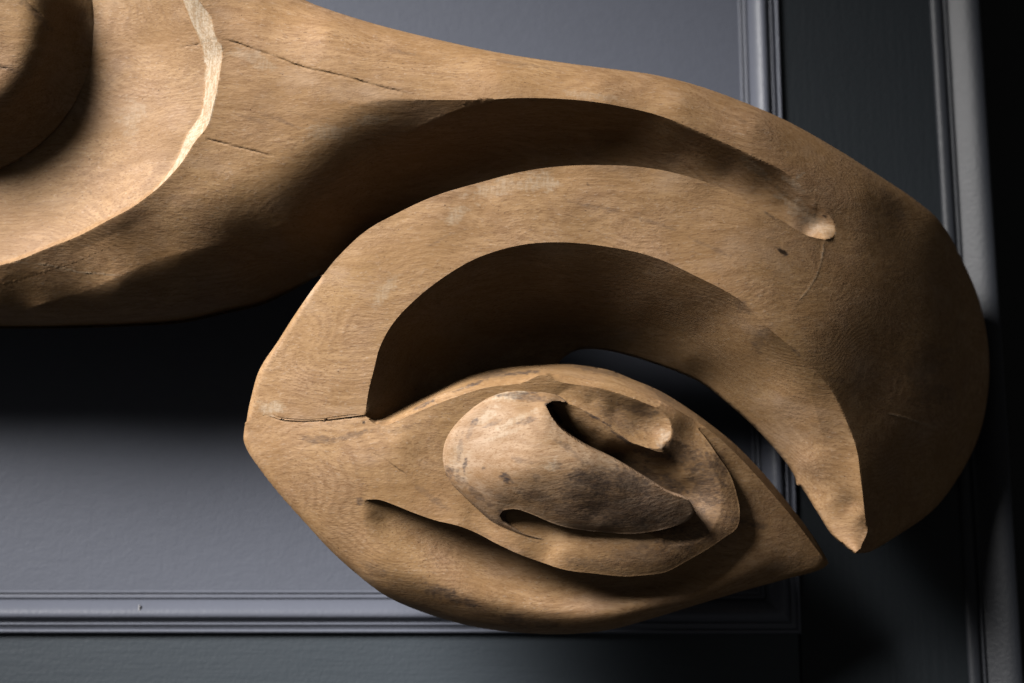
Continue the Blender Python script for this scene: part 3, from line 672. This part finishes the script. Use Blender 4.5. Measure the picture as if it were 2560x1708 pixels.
def wear_shade_cup(c, px, py):  # stains, plus shade painted over the bulb's right side and the channel
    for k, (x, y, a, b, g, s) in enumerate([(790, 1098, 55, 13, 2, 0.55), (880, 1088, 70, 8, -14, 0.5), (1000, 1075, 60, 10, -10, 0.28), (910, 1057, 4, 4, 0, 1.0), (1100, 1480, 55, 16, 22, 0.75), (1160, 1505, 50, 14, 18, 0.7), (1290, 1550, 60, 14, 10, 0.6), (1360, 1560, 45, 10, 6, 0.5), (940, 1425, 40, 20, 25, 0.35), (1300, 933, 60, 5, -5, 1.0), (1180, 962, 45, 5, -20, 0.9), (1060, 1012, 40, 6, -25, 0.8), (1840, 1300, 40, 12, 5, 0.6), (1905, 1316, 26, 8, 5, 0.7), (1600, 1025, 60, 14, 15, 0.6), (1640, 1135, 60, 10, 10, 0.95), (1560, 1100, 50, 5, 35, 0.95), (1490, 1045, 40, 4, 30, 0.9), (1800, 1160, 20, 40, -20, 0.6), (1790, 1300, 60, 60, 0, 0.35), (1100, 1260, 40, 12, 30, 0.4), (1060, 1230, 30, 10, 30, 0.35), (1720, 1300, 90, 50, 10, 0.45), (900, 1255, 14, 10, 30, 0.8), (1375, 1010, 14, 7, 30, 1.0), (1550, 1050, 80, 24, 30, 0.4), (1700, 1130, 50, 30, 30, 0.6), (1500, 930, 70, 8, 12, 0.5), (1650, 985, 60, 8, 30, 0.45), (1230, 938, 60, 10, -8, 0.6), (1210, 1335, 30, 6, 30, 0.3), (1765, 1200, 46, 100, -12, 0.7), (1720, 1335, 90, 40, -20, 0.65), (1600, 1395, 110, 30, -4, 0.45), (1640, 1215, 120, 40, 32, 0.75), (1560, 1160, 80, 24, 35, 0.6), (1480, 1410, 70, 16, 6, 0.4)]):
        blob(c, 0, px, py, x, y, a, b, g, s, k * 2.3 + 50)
    blob(c, 1, px, py, 1660, 1095, 18, 30, 10, 0.4, 3)  # pale patch paints the lit crescent at the dish's right end
    blob(c, 2, px, py, 1376, 1012, 13, 6, 40, 1.0, 4); blob(c, 2, px, py, 1392, 1040, 24, 5, 60, 0.9, 5); blob(c, 2, px, py, 1430, 1082, 34, 5, 42, 0.8, 6); blob(c, 2, px, py, 910, 1057, 3.5, 3.5, 0, 0.9, 7)
    ic = np.array([(p[0], p[1]) for p in rim_front[:13]] + [(p[0], p[1]) for p in in_curve], float)
    m = np.flatnonzero((px > 900) & (px < 1660) & (py < 1070) & (py > 930))
    q = inside(px[m], py[m], ic); c[m[q], 1] = np.maximum(c[m[q], 1], 0.0)
cup = carve('leaf_cup', cup_out, cup_ctrl, [strip, bevel, dish, channel, lower], 3.0, M_WOOD, sculpture,
    soften=[([(905, 1470, 60), (885, 1430, 60), (868, 1385, 60), (855, 1340, 60), (868, 1290, 50), (890, 1262, 22), (905, 1251, 6)], 1.0), ([(1680, 1122, 20), (1725, 1150, 28), (1775, 1210, 28), (1785, 1270, 28), (1750, 1330, 28), (1680, 1350, 20)], 1.0), ([(1410, 1000, 8), (1385, 1003, 6)], 0.5)],
    wear_shade=wear_shade_cup, chisel=0.9, seed=3, back=60, cracks=[([(930, 1130), (980, 1160), (1020, 1190)], 2.6, 3), ([(669, 1040), (705, 1050), (742, 1055), (799, 1054), (850, 1048), (905, 1042)], 4, 7)])

# ---- the knob-like kernel with its beaked tip
ker_out = [[(1214, 987, -30, 26), (1172, 1011, -30, 30), (1130, 1049, -28, 32), (1109, 1084, -26, 32), (1099, 1130, -26, 32), (1104, 1168, -26, 32), (1120, 1203, -26, 30), (1153, 1236, -24, 28), (1192, 1272, -22, 22), (1230, 1306, -22, 16), (1268, 1327, -22, 12), (1306, 1344, -24, 10), (1364, 1361, -30, 10), (1414, 1367, -34, 10), (1498, 1361, -44, 10), (1575, 1346, -50, 10), (1660, 1326, -50, 8)],
    [(1660, 1326, -50, 8), (1716, 1303, -40, 10), (1735, 1276, -40, 10), (1716, 1245, -40, 5), (1670, 1226, -40, 3), (1613, 1191, -45, 3), (1536, 1145, -50, 3), (1460, 1107, -50, 3), (1406, 1069, -50, 3), (1379, 1038, -45, 3), (1366, 1011, -30, 3)],
    [(1366, 1011, -30, 3), (1385, 1003, -28, 6), (1420, 1008, -24, 6), (1402, 990, -28, 10), (1368, 979, -32, 16), (1325, 972, -34, 20), (1268, 973, -32, 22), (1214, 987, -30, 26)]]
ker_ctrl = [(1280, 1120, 66), (1200, 1100, 30), (1200, 1040, 8), (1340, 1080, 76), (1330, 1020, 36), (1450, 1160, 92), (1380, 1170, 92), (1400, 1230, 72), (1250, 1220, 48), (1300, 1180, 80), (1180, 1200, 28), (1600, 1250, 38), (1160, 1150, 22), (1130, 1110, 6), (1290, 1010, 26), (1250, 1000, 8), (1350, 985, -6), (1400, 998, -12),
    (1366, 1012, 40), (1380, 1040, 56), (1406, 1071, 64), (1460, 1109, 64), (1536, 1147, 54), (1613, 1193, 40), (1670, 1228, 24), (1716, 1247, 8), (1733, 1275, -6), (1714, 1300, -10), (1651, 1318, -2), (1575, 1326, 8), (1498, 1321, 16), (1421, 1310, 22), (1375, 1296, 24), (1326, 1275, 28), (1285, 1262, 28), (1240, 1270, 18), (1215, 1270, 8), (1240, 1300, -6), (1300, 1338, -24), (1364, 1354, -32), (1414, 1360, -36), (1498, 1354, -40), (1540, 1220, 62), (1500, 1280, 40)]
pocket = Region([[(1249, 1289, 0), (1256, 1276, -4), (1268, 1271, -12), (1291, 1269, -24), (1326, 1279, -34), (1375, 1300, -40), (1421, 1314, -44), (1498, 1325, -46), (1575, 1330, -44), (1651, 1321, -40), (1716, 1302, -38)], [(1716, 1302, -38), (1660, 1330, -52), (1575, 1348, -42)], [(1575, 1348, -42), (1498, 1351, N), (1414, 1356, N), (1364, 1349, N), (1306, 1333, N), (1276, 1316, N), (1255, 1302, N), (1249, 1289, 0)]], [(1320, 1308, -66), (1414, 1334, -76), (1278, 1294, -44), (1500, 1338, -66), (1312, 1324, -52), (1364, 1337, -62), (1414, 1346, -66), (1282, 1308, -40), (1470, 1345, -62)], every=18)
def wear_shade_kernel(c, px, py):  # stains, plus painted shade on the right half and in the pocket
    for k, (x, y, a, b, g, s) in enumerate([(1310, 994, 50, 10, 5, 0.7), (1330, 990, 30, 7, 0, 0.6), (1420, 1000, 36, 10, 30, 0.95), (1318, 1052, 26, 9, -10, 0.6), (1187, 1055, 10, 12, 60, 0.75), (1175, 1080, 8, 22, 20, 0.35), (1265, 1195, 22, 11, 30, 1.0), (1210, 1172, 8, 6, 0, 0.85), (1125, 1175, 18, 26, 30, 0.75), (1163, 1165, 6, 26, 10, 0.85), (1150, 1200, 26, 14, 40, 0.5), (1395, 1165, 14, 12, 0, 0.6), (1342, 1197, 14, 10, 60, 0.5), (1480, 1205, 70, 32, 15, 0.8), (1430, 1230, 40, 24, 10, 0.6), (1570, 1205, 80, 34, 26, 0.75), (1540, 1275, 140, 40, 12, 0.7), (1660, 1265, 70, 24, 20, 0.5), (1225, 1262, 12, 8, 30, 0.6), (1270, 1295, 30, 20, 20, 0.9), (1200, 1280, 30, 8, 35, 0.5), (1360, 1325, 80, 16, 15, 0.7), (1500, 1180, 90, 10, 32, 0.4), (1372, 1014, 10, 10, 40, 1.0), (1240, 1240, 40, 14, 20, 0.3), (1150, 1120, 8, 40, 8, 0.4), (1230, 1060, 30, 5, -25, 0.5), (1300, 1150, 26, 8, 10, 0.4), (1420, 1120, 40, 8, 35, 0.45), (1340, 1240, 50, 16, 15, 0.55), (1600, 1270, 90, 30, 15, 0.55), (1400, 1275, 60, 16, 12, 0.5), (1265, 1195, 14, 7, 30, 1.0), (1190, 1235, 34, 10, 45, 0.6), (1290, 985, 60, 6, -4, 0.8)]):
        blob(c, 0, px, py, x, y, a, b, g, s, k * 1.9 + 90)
    for k, (x, y, a, b, g, s) in enumerate([(1270, 990, 60, 14, -8, 0.5), (1290, 1050, 70, 10, -25, 0.35), (1220, 1040, 40, 14, -40, 0.35), (1150, 1160, 30, 60, 0, 0.25), (1380, 1165, 22, 18, 0, 0.35), (1260, 1085, 60, 8, -20, 0.3)]):
        blob(c, 1, px, py, x, y, a, b, g, s, k * 1.3 + 190)
carve('kernel', ker_out, ker_ctrl, [pocket], 2.6, M_KERNEL, sculpture, wear_shade=wear_shade_kernel, extra_base=False, chisel=3.4, seed=6, back_flat=-110, soft_rim=-40, soften=[])
